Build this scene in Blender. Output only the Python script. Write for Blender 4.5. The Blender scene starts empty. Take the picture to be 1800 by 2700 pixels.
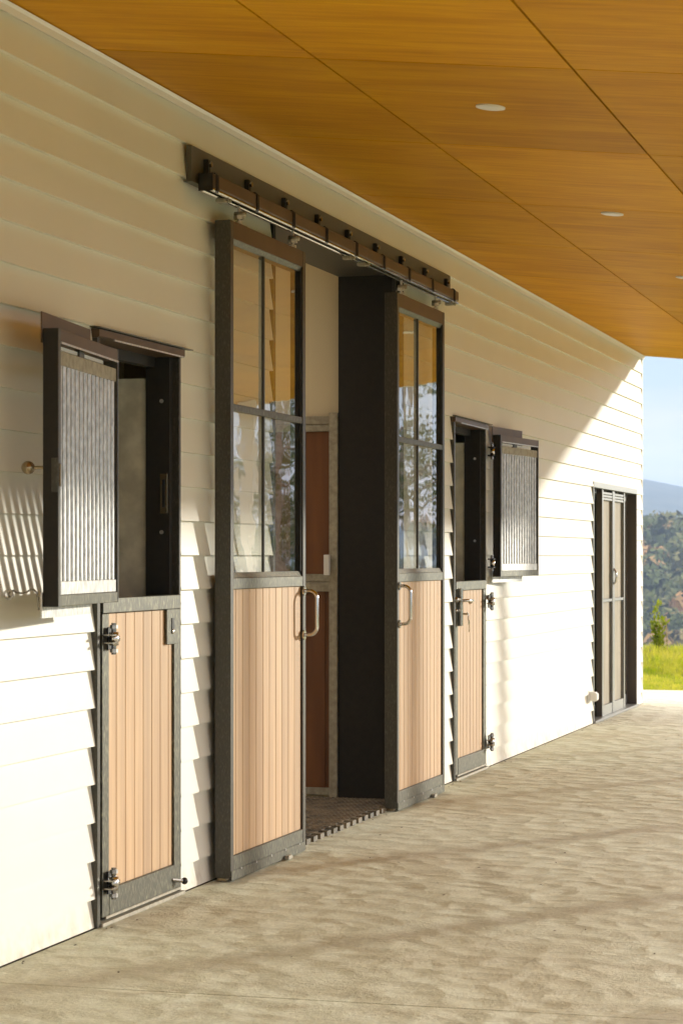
import bpy, bmesh, math, random
from mathutils import Vector, Matrix, noise as mnoise
random.seed(11)
R = math.radians
S = bpy.context.scene
COL = S.collection

# ---------------------------------------------------------------- camera
F, H = 6055.0, 1.45                       # focal length in photo pixels (1800 wide), eye height
PSI = math.atan(1742 / F)
CX = H * math.cos(PSI) / 0.4107           # distance of the camera from the wall
cam = bpy.data.cameras.new("camera"); camo = bpy.data.objects.new("camera", cam); COL.objects.link(camo)
cam.sensor_fit = 'HORIZONTAL'; cam.sensor_width = 24.0; cam.lens = F / 1800 * 24
cam.shift_y = 115 / 1800
cam.clip_start = 0.1; cam.clip_end = 20000
camo.location = (CX, 0, H); camo.rotation_euler = (R(90), 0, PSI)
cam.dof.use_dof = True; cam.dof.focus_distance = 11.2; cam.dof.aperture_fstop = 9.0
S.camera = camo

# ---------------------------------------------------------------- sun, sky, exposure
SA, SZ = 1.48, 0.315                       # to the sun: (1, SA, SZ)
sun_dir = Vector((1, SA, SZ)).normalized()
elev = math.asin(sun_dir.z); azim = math.atan2(sun_dir.x, sun_dir.y)
W = bpy.data.worlds.new("World"); S.world = W; W.use_nodes = True
nt = W.node_tree; nt.nodes.clear()
def N(t, typ, **kw):
    n = t.nodes.new(typ)
    for k, v in kw.items(): setattr(n, k, v)
    return n
out = N(nt, 'ShaderNodeOutputWorld'); bg = N(nt, 'ShaderNodeBackground'); sky = N(nt, 'ShaderNodeTexSky')
sky.sky_type = 'NISHITA'; sky.sun_disc = False; sky.sun_elevation = elev; sky.sun_rotation = azim
sky.altitude = 100; sky.air_density = 1.0; sky.dust_density = 0.6; sky.ozone_density = 1.5
tc = N(nt, 'ShaderNodeTexCoord'); mp = N(nt, 'ShaderNodeMapping'); mp.inputs['Scale'].default_value = (5, 5, 26)
mp.inputs['Location'].default_value = (12.1, 0.2, 0.52)
nz = N(nt, 'ShaderNodeTexNoise'); nz.inputs['Scale'].default_value = 1.0; nz.inputs['Detail'].default_value = 6; nz.inputs['Roughness'].default_value = 0.55
rp = N(nt, 'ShaderNodeValToRGB'); rp.color_ramp.elements[0].position = 0.44; rp.color_ramp.elements[1].position = 0.66
mx = N(nt, 'ShaderNodeMixRGB'); mx.inputs[0].default_value = .95
L = nt.links.new
L(tc.outputs['Generated'], mp.inputs[0]); L(mp.outputs[0], nz.inputs[0]); L(nz.outputs[0], rp.inputs[0])
# thin high veil, paler overhead as under any hazy overcast, broken by warm cloud banks
sz = N(nt, 'ShaderNodeSeparateXYZ'); L(tc.outputs['Generated'], sz.inputs[0])
mr = N(nt, 'ShaderNodeMapRange'); mr.interpolation_type = 'SMOOTHSTEP'; mr.inputs[1].default_value = .04; mr.inputs[2].default_value = .50; L(sz.outputs[2], mr.inputs[0])
vl = N(nt, 'ShaderNodeMixRGB'); vl.inputs[1].default_value = (.32, .44, .58, 1); vl.inputs[2].default_value = (2.60, 2.68, 2.66, 1); L(mr.outputs[0], vl.inputs[0])
cw = N(nt, 'ShaderNodeMixRGB'); cw.inputs[1].default_value = (1, 1, 1, 1); cw.inputs[2].default_value = (2.2, 1.45, 1.15, 1); L(rp.outputs[0], cw.inputs[0])
vm_ = N(nt, 'ShaderNodeMixRGB', blend_type='MULTIPLY'); vm_.inputs[0].default_value = 1; L(vl.outputs[0], vm_.inputs[1]); L(cw.outputs[0], vm_.inputs[2])
L(vm_.outputs[0], mx.inputs[2]); L(sky.outputs[0], mx.inputs[1]); L(mx.outputs[0], bg.inputs[0])
bg.inputs[1].default_value = 0.15
L(bg.outputs[0], out.inputs[0])
sl = bpy.data.lights.new("sun", 'SUN'); sl.energy = 0.66; sl.angle = R(1.8); sl.color = (1.0, 0.95, 0.82)
so = bpy.data.objects.new("sun", sl); COL.objects.link(so); so.rotation_euler = (-sun_dir).to_track_quat('-Z', 'Y').to_euler(); so.location = (20, 30, 12)
S.view_settings.view_transform = 'Standard'; S.view_settings.look = 'None'
S.view_settings.exposure = 2.68; S.view_settings.gamma = 1.0; S.view_settings.use_curve_mapping = False
S.render.engine = 'CYCLES'
cy = S.cycles
cy.use_denoising = True; cy.max_bounces = 10; cy.diffuse_bounces = 5; cy.glossy_bounces = 4; cy.transparent_max_bounces = 16
cy.transmission_bounces = 6; cy.volume_bounces = 1; cy.sample_clamp_indirect = 6.0; cy.caustics_reflective = False; cy.caustics_refractive = False

# ---------------------------------------------------------------- materials
def mat(name, base, rough=0.5, metal=0.0, var=None, vscale=3.0, vstretch=(1, 1, 1), bump=None, bscale=50, bdist=0.002,
        rnd=0.0, spec=0.5, detail=5.0, space='Object', vlo=0.35, vhi=0.65, bstretch=(1, 1, 1)):
    """base colour blended with var by a noise; optional noise bump and per-object value variation"""
    m = bpy.data.materials.new(name); m.use_nodes = True; t = m.node_tree; b = t.nodes['Principled BSDF']
    b.inputs['Roughness'].default_value = rough; b.inputs['Metallic'].default_value = metal
    b.inputs['Specular IOR Level'].default_value = spec
    l = t.links.new
    if space == 'World':
        co = N(t, 'ShaderNodeNewGeometry').outputs['Position']
    else:
        co = N(t, 'ShaderNodeTexCoord').outputs['Object']
    col = N(t, 'ShaderNodeRGB'); col.outputs[0].default_value = (*base, 1); c = col.outputs[0]
    if var:
        mpn = N(t, 'ShaderNodeMapping'); mpn.inputs['Scale'].default_value = vstretch; l(co, mpn.inputs[0])
        n = N(t, 'ShaderNodeTexNoise'); n.inputs['Scale'].default_value = vscale; n.inputs['Detail'].default_value = detail
        l(mpn.outputs[0], n.inputs[0])
        r = N(t, 'ShaderNodeMapRange'); r.inputs[1].default_value = vlo; r.inputs[2].default_value = vhi; l(n.outputs[0], r.inputs[0])
        x = N(t, 'ShaderNodeMixRGB'); x.inputs[2].default_value = (*var, 1); l(r.outputs[0], x.inputs[0]); l(c, x.inputs[1]); c = x.outputs[0]
    if rnd:
        oi = N(t, 'ShaderNodeObjectInfo'); r = N(t, 'ShaderNodeMapRange'); r.inputs[3].default_value = 1 - rnd; r.inputs[4].default_value = 1 + rnd
        l(oi.outputs['Random'], r.inputs[0])
        h = N(t, 'ShaderNodeHueSaturation'); l(r.outputs[0], h.inputs['Value']); l(c, h.inputs['Color']); c = h.outputs[0]
    l(c, b.inputs['Base Color'])
    if bump:
        mpn = N(t, 'ShaderNodeMapping'); mpn.inputs['Scale'].default_value = bstretch; l(co, mpn.inputs[0])
        n = N(t, 'ShaderNodeTexNoise'); n.inputs['Scale'].default_value = bscale; n.inputs['Detail'].default_value = 4; l(mpn.outputs[0], n.inputs[0])
        bp = N(t, 'ShaderNodeBump'); bp.inputs['Strength'].default_value = bump; bp.inputs['Distance'].default_value = bdist
        l(n.outputs[0], bp.inputs['Height']); l(bp.outputs[0], b.inputs['Normal'])
    return m

M = {}
M['white'] = mat('white_board_paint', (0.81, 0.79, 0.685), 0.45, var=(0.79, 0.77, 0.66), vscale=2.2, space='World', bump=0.15, bscale=25, bdist=0.002, spec=0.35)
def splash(m):
    # grey-brown splash dirt that clings to the lowest board
    t = m.node_tree; b = t.nodes['Principled BSDF']; src = b.inputs['Base Color'].links[0].from_socket; l = t.links.new
    g = N(t, 'ShaderNodeNewGeometry'); sp = N(t, 'ShaderNodeSeparateXYZ'); l(g.outputs['Position'], sp.inputs[0])
    a = N(t, 'ShaderNodeMapRange'); a.inputs[1].default_value = .14; a.inputs[2].default_value = .0; l(sp.outputs[2], a.inputs[0])
    n = N(t, 'ShaderNodeTexNoise'); n.inputs['Scale'].default_value = 14; n.inputs['Detail'].default_value = 8; l(g.outputs['Position'], n.inputs[0])
    q = N(t, 'ShaderNodeMapRange'); q.inputs[1].default_value = .42; q.inputs[2].default_value = .7; l(n.outputs[0], q.inputs[0])
    w = N(t, 'ShaderNodeMath', operation='MULTIPLY'); l(a.outputs[0], w.inputs[0]); l(q.outputs[0], w.inputs[1])
    x = N(t, 'ShaderNodeMixRGB'); x.inputs[2].default_value = (.58, .52, .42, 1); l(w.outputs[0], x.inputs[0]); l(src, x.inputs[1]); l(x.outputs[0], b.inputs['Base Color'])
splash(M['white'])
M['trim'] = mat('white_trim', (0.80, 0.79, 0.75), 0.4)
M['inner'] = mat('cream_plaster', (0.76, 0.66, 0.44), 0.7)
M['steel'] = mat('dark_steel', (0.060, 0.056, 0.044), 0.38, 0.35, var=(0.13, 0.125, 0.10), vscale=170, vstretch=(1, 1, .35), space='World', detail=5, vlo=.50, vhi=.85, bump=.15, bscale=60, bdist=.001)
M['steelrail'] = mat('weathered_steel', (0.075, 0.073, 0.052), 0.42, 0.4, var=(0.30, 0.29, 0.20), vscale=150, vstretch=(1, 1, .22), space='World', detail=6, vlo=.50, vhi=.78, bump=.3, bscale=70, bdist=.001)
M['black'] = mat('black_lining', (0.020, 0.018, 0.015), 0.6, 0.0, var=(0.026, 0.023, 0.018), vscale=30, space='World', spec=.25)
M['galv'] = mat('galvanised_steel', (0.42, 0.42, 0.41), 0.38, 0.75, var=(0.66, 0.66, 0.64), vscale=60, vstretch=(1, 1, .5), space='World', detail=6, bump=.3, bscale=90, bdist=.001)
M['galvdull'] = mat('dull_galvanised_steel', (0.30, 0.275, 0.21), 0.6, 0.2, var=(0.43, 0.40, 0.31), vscale=30, space='World', detail=6)
M['chrome'] = mat('stainless_steel', (0.62, 0.60, 0.56), 0.2, 1.0, bump=.05, bscale=40)
M['hinge'] = mat('hinge_steel', (0.30, 0.28, 0.25), 0.25, 0.9)
M['blackbolt'] = mat('black_bolt', (0.02, 0.02, 0.02), 0.35, 0.2)
M['panelgrey'] = mat('grey_cement_sheet', (0.50, 0.485, 0.39), 0.7, var=(0.72, 0.70, 0.57), vscale=10, space='World', detail=9, bump=.3, bscale=120)
M['brass'] = mat('aged_brass', (0.34, 0.27, 0.17), 0.25, 0.9)
M['rail'] = mat('ceiling_tinted_steel', (0.085, 0.050, 0.024), 0.42, 0.2, var=(0.11, 0.066, 0.033), vscale=6, space='World')  # brown of the plywood ceiling's reflection is put into the steel colour
M['flash'] = mat('olive_flashing', (0.10, 0.092, 0.07), 0.5, 0.2)
M['alu'] = mat('grey_aluminium', (0.22, 0.225, 0.215), 0.4, 0.5)
M['bronze'] = mat('bronze_reveal', (0.085, 0.07, 0.055), 0.5, 0.2)
M['screen'] = mat('tan_insect_screen', (0.25, 0.215, 0.145), 0.7, var=(0.36, 0.31, 0.215), vscale=6, vstretch=(1, 1, .3), space='World')
M['redwood'] = mat('red_brown_plank', (0.19, 0.070, 0.018), 0.5, var=(0.13, 0.045, 0.013), vscale=10, vstretch=(1, 1, .12), space='World', rnd=.08)
M['plank'] = mat('tan_composite_plank', (0.61, 0.40, 0.205), 0.55, var=(0.50, 0.31, 0.155), vscale=22, vstretch=(1, 1, .05), space='World', rnd=.11, bump=.2, bscale=60, bstretch=(1, 1, .05), bdist=.001)
M['rubber'] = mat('dusty_rubber', (0.07, 0.06, 0.04), 0.5, var=(0.20, 0.16, 0.10), vscale=9, space='World', detail=6)
M['gutter'] = mat('roof_metal', (0.07, 0.07, 0.07), 0.4)
M['bark'] = mat('grey_bark', (0.16, 0.145, 0.125), 0.9, var=(0.26, 0.24, 0.21), vscale=5, vstretch=(1, 1, 4), bump=.6, bscale=12, bdist=.02)
M['stalk'] = mat('dry_stalk', (0.36, 0.28, 0.17), 0.8)
M['dirt'] = mat('brown_dirt', (0.10, 0.075, 0.045), 0.9)

def leafmat(name, a, b, scale, trans=0.35):
    m = mat(name, a, 0.55, var=b, vscale=scale, space='World', detail=3, spec=.25)
    t = m.node_tree; p = t.nodes['Principled BSDF']; o = t.nodes['Material Output']
    tr = N(t, 'ShaderNodeBsdfTranslucent'); x = N(t, 'ShaderNodeMixShader'); x.inputs[0].default_value = trans
    src = p.inputs['Base Color'].links[0].from_socket
    g = N(t, 'ShaderNodeHueSaturation'); g.inputs['Value'].default_value = 1.7; g.inputs['Saturation'].default_value = 1.15
    t.links.new(src, g.inputs['Color']); t.links.new(g.outputs[0], tr.inputs[0])
    t.links.new(p.outputs[0], x.inputs[1]); t.links.new(tr.outputs[0], x.inputs[2]); t.links.new(x.outputs[0], o.inputs[0])
    return m
M['grass'] = leafmat('fresh_grass', (0.22, 0.28, 0.035), (0.42, 0.40, 0.09), 3.5, .55)
M['shrubleaf'] = leafmat('shrub_leaf', (0.11, 0.17, 0.02), (0.24, 0.26, 0.04), 18, .45)
M['gumleaf'] = leafmat('gum_leaf', (0.05, 0.075, 0.03), (0.10, 0.11, 0.05), 2, .3)
M['turf'] = mat('turf', (0.08, 0.11, 0.02), 0.9, var=(0.12, 0.14, 0.03), vscale=.6, space='World')
M['farland'] = mat('wooded_land', (0.035, 0.05, 0.022), 1.0, var=(0.06, 0.07, 0.035), vscale=.02, space='World', spec=0.0)

def forest_mat():
    m = bpy.data.materials.new('forest_leaves'); m.use_nodes = True; t = m.node_tree; b = t.nodes['Principled BSDF']; l = t.links.new
    b.inputs['Roughness'].default_value = .8; b.inputs['Specular IOR Level'].default_value = .1
    g = N(t, 'ShaderNodeNewGeometry'); r = N(t, 'ShaderNodeValToRGB'); e = r.color_ramp.elements
    e[0].position = 0; e[0].color = (.07, .095, .035, 1); e[1].position = 1; e[1].color = (.30, .15, .06, 1)
    for p, c in ((.35, (.085, .115, .04, 1)), (.55, (.19, .18, .07, 1)), (.78, (.29, .19, .08, 1))):
        x = e.new(p); x.color = c
    at = N(t, 'ShaderNodeAttribute'); at.attribute_name = 'tint'; at.attribute_type = 'GEOMETRY'
    l(at.outputs['Fac'], r.inputs[0]); l(r.outputs[0], b.inputs['Base Color'])
    return m
M['forest'] = forest_mat()

def glass_mat():
    m = bpy.data.materials.new('window_glass'); m.use_nodes = True; t = m.node_tree; t.nodes.clear(); l = t.links.new
    o = N(t, 'ShaderNodeOutputMaterial'); x = N(t, 'ShaderNodeMixShader'); tr = N(t, 'ShaderNodeBsdfTransparent'); gl = N(t, 'ShaderNodeBsdfGlossy')
    gl.inputs['Roughness'].default_value = 0.015; tr.inputs[0].default_value = (.97, .975, .96, 1)
    fr = N(t, 'ShaderNodeFresnel'); fr.inputs[0].default_value = 1.55
    co = N(t, 'ShaderNodeNewGeometry'); mpn = N(t, 'ShaderNodeMapping'); mpn.inputs['Scale'].default_value = (1, 1, 1.6)
    n = N(t, 'ShaderNodeTexNoise'); n.inputs['Scale'].default_value = 3.2; n.inputs['Detail'].default_value = 1.5
    bp = N(t, 'ShaderNodeBump'); bp.inputs['Strength'].default_value = .22; bp.inputs['Distance'].default_value = .004
    l(co.outputs['Position'], mpn.inputs[0]); l(mpn.outputs[0], n.inputs[0]); l(n.outputs[0], bp.inputs['Height']); l(bp.outputs[0], gl.inputs['Normal'])
    bf = N(t, 'ShaderNodeMath', operation='SUBTRACT'); bf.inputs[0].default_value = 1; l(co.outputs['Backfacing'], bf.inputs[1])
    mu = N(t, 'ShaderNodeMath', operation='MULTIPLY'); l(fr.outputs[0], mu.inputs[0]); l(bf.outputs[0], mu.inputs[1])
    m15 = N(t, 'ShaderNodeMath', operation='MULTIPLY'); m15.inputs[1].default_value = 2.1; m15.use_clamp = True; l(mu.outputs[0], m15.inputs[0])
    l(m15.outputs[0], x.inputs[0]); l(tr.outputs[0], x.inputs[1]); l(gl.outputs[0], x.inputs[2]); l(x.outputs[0], o.inputs[0])
    return m
M['glass'] = glass_mat()

def ply_mat():
    m = bpy.data.materials.new('honey_plywood'); m.use_nodes = True; t = m.node_tree; b = t.nodes['Principled BSDF']; l = t.links.new
    b.inputs['Roughness'].default_value = .5; b.inputs['Specular IOR Level'].default_value = .06
    co = N(t, 'ShaderNodeNewGeometry'); oi = N(t, 'ShaderNodeObjectInfo')
    ad = N(t, 'ShaderNodeVectorMath', operation='ADD'); sc = N(t, 'ShaderNodeVectorMath', operation='SCALE'); sc.inputs['Scale'].default_value = 37
    cb = N(t, 'ShaderNodeCombineXYZ')
    for i in range(3): l(oi.outputs['Random'], cb.inputs[i])
    l(cb.outputs[0], sc.inputs[0]); l(co.outputs['Position'], ad.inputs[0]); l(sc.outputs[0], ad.inputs[1])
    def nz(scale, st, det=6, dist=0.0):
        mpn = N(t, 'ShaderNodeMapping'); mpn.inputs['Scale'].default_value = st; l(ad.outputs[0], mpn.inputs[0])
        n = N(t, 'ShaderNodeTexNoise'); n.inputs['Scale'].default_value = scale; n.inputs['Detail'].default_value = det; n.inputs['Distortion'].default_value = dist
        l(mpn.outputs[0], n.inputs[0]); return n.outputs[0]
    grain = nz(7, (.20, 2.4, 1), 8, 1.4); broad = nz(1.5, (.6, 1.5, 1), 5, .8); fine = nz(60, (.12, 2.2, 1), 3)
    r = N(t, 'ShaderNodeValToRGB'); e = r.color_ramp.elements
    e[0].position = .28; e[0].color = (.42, .17, .003, 1); e[1].position = .74; e[1].color = (.74, .39, .010, 1)
    x = e.new(.52); x.color = (.60, .285, .005, 1)
    a1 = N(t, 'ShaderNodeMath', operation='MULTIPLY_ADD'); a1.inputs[1].default_value = .45; l(grain, a1.inputs[0])
    a2 = N(t, 'ShaderNodeMath', operation='MULTIPLY_ADD'); a2.inputs[1].default_value = .45; l(broad, a2.inputs[0])
    a3 = N(t, 'ShaderNodeMath', operation='MULTIPLY'); a3.inputs[1].default_value = .12; l(fine, a3.inputs[0])
    l(a3.outputs[0], a2.inputs[2]); l(a2.outputs[0], a1.inputs[2]); l(a1.outputs[0], r.inputs[0])
    h = N(t, 'ShaderNodeHueSaturation'); mr = N(t, 'ShaderNodeMapRange'); mr.inputs[3].default_value = .84; mr.inputs[4].default_value = 1.12
    l(oi.outputs['Random'], mr.inputs[0]); l(mr.outputs[0], h.inputs['Value']); l(r.outputs[0], h.inputs['Color'])
    # pale scuffs where the veneer stain is thin
    sc2 = nz(5, (.10, 2.6, 1), 7, .2); m2 = N(t, 'ShaderNodeMapRange'); m2.inputs[1].default_value = .60; m2.inputs[2].default_value = .78; m2.inputs[4].default_value = .16
    l(sc2, m2.inputs[0]); mxx = N(t, 'ShaderNodeMixRGB'); mxx.inputs[2].default_value = (.70, .44, .07, 1)
    l(m2.outputs[0], mxx.inputs[0]); l(h.outputs[0], mxx.inputs[1]); l(mxx.outputs[0], b.inputs['Base Color'])
    bp = N(t, 'ShaderNodeBump'); bp.inputs['Strength'].default_value = .12; bp.inputs['Distance'].default_value = .001; l(grain, bp.inputs['Height']); l(bp.outputs[0], b.inputs['Normal'])
    return m
M['ply'] = ply_mat()

def paving_mat():
    m = bpy.data.materials.new('trowelled_concrete'); m.use_nodes = True; t = m.node_tree; b = t.nodes['Principled BSDF']; l = t.links.new
    b.inputs['Roughness'].default_value = .62; b.inputs['Specular IOR Level'].default_value = .4
    co = N(t, 'ShaderNodeNewGeometry').outputs['Position']
    def nz(scale, det=4, dist=0.0, st=(1, 1, 1), ro=.5):
        mpn = N(t, 'ShaderNodeMapping'); mpn.inputs['Scale'].default_value = st; l(co, mpn.inputs[0])
        n = N(t, 'ShaderNodeTexNoise'); n.inputs['Scale'].default_value = scale; n.inputs['Detail'].default_value = det; n.inputs['Distortion'].default_value = dist; n.inputs['Roughness'].default_value = ro
        l(mpn.outputs[0], n.inputs[0]); return n.outputs[0]
    c1 = nz(.8, 5); r = N(t, 'ShaderNodeValToRGB'); e = r.color_ramp.elements
    e[0].position = .35; e[0].color = (.63, .635, .49, 1); e[1].position = .66; e[1].color = (.70, .735, .595, 1)
    l(c1, r.inputs[0])
    c2 = nz(5, 7, .6); m2 = N(t, 'ShaderNodeMapRange'); m2.inputs[1].default_value = .45; m2.inputs[2].default_value = .75; l(c2, m2.inputs[0])
    x = N(t, 'ShaderNodeMixRGB'); x.inputs[2].default_value = (.56, .55, .41, 1); l(m2.outputs[0], x.inputs[0]); l(r.outputs[0], x.inputs[1])
    # brown stain in front of the doors
    sp = N(t, 'ShaderNodeSeparateXYZ'); l(co, sp.inputs[0])
    c3 = nz(1.1, 4, .5); m3 = N(t, 'ShaderNodeMapRange'); m3.inputs[1].default_value = .50; m3.inputs[2].default_value = .68; m3.inputs[4].default_value = .3; l(c3, m3.inputs[0])
    x3 = N(t, 'ShaderNodeMixRGB'); x3.inputs[2].default_value = (.50, .44, .31, 1); l(m3.outputs[0], x3.inputs[0]); l(x.outputs[0], x3.inputs[1])
    sk = nz(90, 2); m4 = N(t, 'ShaderNodeMapRange'); m4.inputs[1].default_value = .70; m4.inputs[2].default_value = .78; l(sk, m4.inputs[0])
    x4 = N(t, 'ShaderNodeMixRGB'); x4.inputs[2].default_value = (.2, .15, .1, 1); l(m4.outputs[0], x4.inputs[0]); l(x3.outputs[0], x4.inputs[1])
    g5 = nz(38, 4, 0, (1, 1, 1), .7); m5 = N(t, 'ShaderNodeMapRange'); m5.inputs[1].default_value = .3; m5.inputs[2].default_value = .7; m5.inputs[3].default_value = .80; m5.inputs[4].default_value = 1.12; l(g5, m5.inputs[0])
    h5 = N(t, 'ShaderNodeHueSaturation'); l(m5.outputs[0], h5.inputs['Value']); l(x4.outputs[0], h5.inputs['Color']); l(h5.outputs[0], b.inputs['Base Color'])
    # relief: overlapping trowel scallops + rough grain
    v = N(t, 'ShaderNodeTexVoronoi'); v.inputs['Scale'].default_value = 6.8; v.feature = 'SMOOTH_F1'; v.inputs['Smoothness'].default_value = .35
    dn = N(t, 'ShaderNodeTexNoise'); dn.inputs['Scale'].default_value = 2.2; dn.inputs['Detail'].default_value = 3; l(co, dn.inputs[0])
    vm = N(t, 'ShaderNodeVectorMath', operation='MULTIPLY_ADD'); vm.inputs[1].default_value = (.22, .22, 0); l(dn.outputs['Color'], vm.inputs[0]); l(co, vm.inputs[2]); l(vm.outputs[0], v.inputs[0])
    b1 = N(t, 'ShaderNodeBump'); b1.inputs['Strength'].default_value = 1; b1.inputs['Distance'].default_value = .030; l(v.outputs['Distance'], b1.inputs['Height'])
    b2 = N(t, 'ShaderNodeBump'); b2.inputs['Strength'].default_value = 1; b2.inputs['Distance'].default_value = .012; l(nz(5.5, 3, .8), b2.inputs['Height']); l(b1.outputs[0], b2.inputs['Normal'])
    b3 = N(t, 'ShaderNodeBump'); b3.inputs['Strength'].default_value = 1; b3.inputs['Distance'].default_value = .009; l(nz(55, 5, 0, (1, 1, 1), .65), b3.inputs['Height']); l(b2.outputs[0], b3.inputs['Normal'])
    l(b3.outputs[0], b.inputs['Normal'])
    return m
M['paving'] = paving_mat()

# ---------------------------------------------------------------- mesh helpers
class MB:
    def __init__(self): self.bm = bmesh.new()
    def box(self, x0, x1, y0, y1, z0, z1, bev=0.0):
        vs = [self.bm.verts.new(p) for p in ((x0, y0, z0), (x1, y0, z0), (x1, y1, z0), (x0, y1, z0), (x0, y0, z1), (x1, y0, z1), (x1, y1, z1), (x0, y1, z1))]
        fs = [self.bm.faces.new([vs[i] for i in q]) for q in ((3, 2, 1, 0), (4, 5, 6, 7), (0, 1, 5, 4), (1, 2, 6, 5), (2, 3, 7, 6), (3, 0, 4, 7))]
        if bev:
            es = list({e for f in fs for e in f.edges})
            bmesh.ops.bevel(self.bm, geom=es, offset=bev, segments=1, affect='EDGES', profile=.5)
        return self
    def prism(self, pts, axis_vals, axis='y'):
        """closed 2-D outline extruded along an axis; pts are (x,z) for y, (y,z) for x, (x,y) for z"""
        a, b = axis_vals
        def P(p, v): return {'y': (p[0], v, p[1]), 'x': (v, p[0], p[1]), 'z': (p[0], p[1], v)}[axis]
        va = [self.bm.verts.new(P(p, a)) for p in pts]; vb = [self.bm.verts.new(P(p, b)) for p in pts]; n = len(pts)
        self.bm.faces.new(va); self.bm.faces.new(vb[::-1])
        for i in range(n): self.bm.faces.new([va[i], vb[i], vb[(i + 1) % n], va[(i + 1) % n]])
        return self
    def tube(self, path, r, seg=10, cap=True, r2=None):
        path = [Vector(p) for p in path]; rings = []; n = len(path); up = None
        for i, p in enumerate(path):
            d = (path[min(i + 1, n - 1)] - path[max(i - 1, 0)]).normalized()
            if up is None:
                up = Vector((0, 0, 1)) if abs(d.z) < .9 else Vector((1, 0, 0))
            a = d.cross(up).normalized(); b = a.cross(d).normalized(); up = b
            rr = r if r2 is None else r + (r2 - r) * i / max(1, n - 1)
            rings.append([self.bm.verts.new(p + (a * math.cos(2 * math.pi * k / seg) + b * math.sin(2 * math.pi * k / seg)) * rr) for k in range(seg)])
        for i in range(n - 1):
            for k in range(seg):
                self.bm.faces.new([rings[i][k], rings[i][(k + 1) % seg], rings[i + 1][(k + 1) % seg], rings[i + 1][k]])
        if cap: self.bm.faces.new(rings[0][::-1]); self.bm.faces.new(rings[-1])
        return self
    def ball(self, c, r, sx=1, sy=1, sz=1):
        bmesh.ops.create_uvsphere(self.bm, u_segments=16, v_segments=10, radius=r, matrix=Matrix.Translation(c) @ Matrix.Diagonal((sx, sy, sz, 1)))
        return self
    def build(self, name, m, parent=None, smooth=False, xf=None, kind=None):
        bmesh.ops.recalc_face_normals(self.bm, faces=self.bm.faces[:])
        me = bpy.data.meshes.new(name)
        self.bm.to_mesh(me); self.bm.free()
        if smooth:
            for p in me.polygons: p.use_smooth = True
        me.materials.append(M[m] if isinstance(m, str) else m)
        o = bpy.data.objects.new(name, me); COL.objects.link(o)
        if xf is not None: o.matrix_basis = xf
        if parent is not None: o.parent = parent
        if kind: o['kind'] = kind
        return o
def tag(o, label=None, cat=None, group=None, kind=None):
    for k, v in (('label', label), ('category', cat), ('group', group), ('kind', kind)):
        if v: o[k] = v
    return o
def thing(name, label, cat, loc=(0, 0, 0), group=None):
    """Empty at the thing's base; children are given in world coordinates and counter-shifted by place()"""
    o = bpy.data.objects.new(name, None); COL.objects.link(o); o.location = loc; o.empty_display_size = .1
    tag(o, label, cat, group); return o
def place(o):
    """keep world coordinates of children although their parent is not at the origin"""
    for c in o.children: c.location = Vector(c.location) - Vector(o.location)
def box(name, m, parent, *b, bev=0.0, **k): return MB().box(*b, bev=bev).build(name, m, parent, **k)

# ---------------------------------------------------------------- terrain, grass ground, paving
PAVE_Y = 24.72
def hgt(x, y):
    dx, dy = x, y - 24; r = math.hypot(dx, dy); az = math.atan2(dx, dy)
    if y < 24.8 and r < 60: return -.06
    n = mnoise.noise(Vector((x * .004, y * .004, 3)))
    n2 = mnoise.noise(Vector((az * 3.0, 1.7, .3)))
    def ss(a, b, v):
        t = max(0, min(1, (v - a) / (b - a))); return t * t * (3 - 2 * t)
    z = -.06 + .12 * ss(2.5, 5.5, r) * (1 - ss(6, 10, r))
    z -= 34 * ss(7, 150, r)
    z += (33 + 5 * n2 + 5 * n) * ss(380, 680, r)
    z -= 26 * ss(760, 1000, r)
    mt = 92 + 16 * mnoise.noise(Vector((az * 2.3 + .4, 5.2, 0))) - 55 * (az + .15)  * (1 if az > -.5 else 0)
    mt += -600 * max(-.045, min(.045, az + .14)) + 5 * mnoise.noise(Vector((az * 60, 9.1, 0)))
    z += (mt + 28) * ss(1700, 3100, r)
    return z
def terrain():
    me = bpy.data.meshes.new('hills'); vs = []; fs = []
    rad = [0, 1.5, 2.5, 3.5, 4.5, 5.5, 6.5, 8, 10, 14, 20, 30, 45, 70, 100, 150, 220, 300, 380, 420, 460, 500, 540, 580, 620, 660, 700, 760, 850, 1000, 1300, 1700, 1900, 2100, 2300, 2500, 2700, 2900, 3100, 3300, 3800]
    NA = 720
    for r in rad:
        for k in range(NA):
            a = 2 * math.pi * k / NA; x = math.sin(a) * r; y = 24 + math.cos(a) * r
            vs.append((x, y, hgt(x, y)))
    for i in range(len(rad) - 1):
        for k in range(NA):
            k2 = (k + 1) % NA; fs.append((i * NA + k, i * NA + k2, (i + 1) * NA + k2, (i + 1) * NA + k))
    me.from_pydata(vs, [], fs); me.materials.append(M['turf']); me.materials.append(M['farland'])
    for p in me.polygons:
        c = p.center; p.material_index = 1 if math.hypot(c.x, c.y - 24) > 90 else 0; p.use_smooth = True
    o = bpy.data.objects.new('hills', me); COL.objects.link(o); tag(o, kind='structure', label='green lawn falling to a valley with wooded and blue hills beyond')
terrain()
# concrete apron in bays with tooled joints
MB().box(-14, 7.2, -8, PAVE_Y, -.05, -.012).build('paving_base', 'dirt', kind='structure')
ys = [-8, -1.2, 1.6, 4.4, 7.165, 16.05, PAVE_Y]
pv = bpy.data.objects.new('paving', None); COL.objects.link(pv); tag(pv, 'trowelled tan concrete paving along the stable wall', kind='structure')
for a, b in zip(ys[:-1], ys[1:]):
    MB().box(.0105, 7.2, a + .004, b - .004, -.012, 0, bev=.003).build('paving_slab', 'paving', pv)

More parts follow.
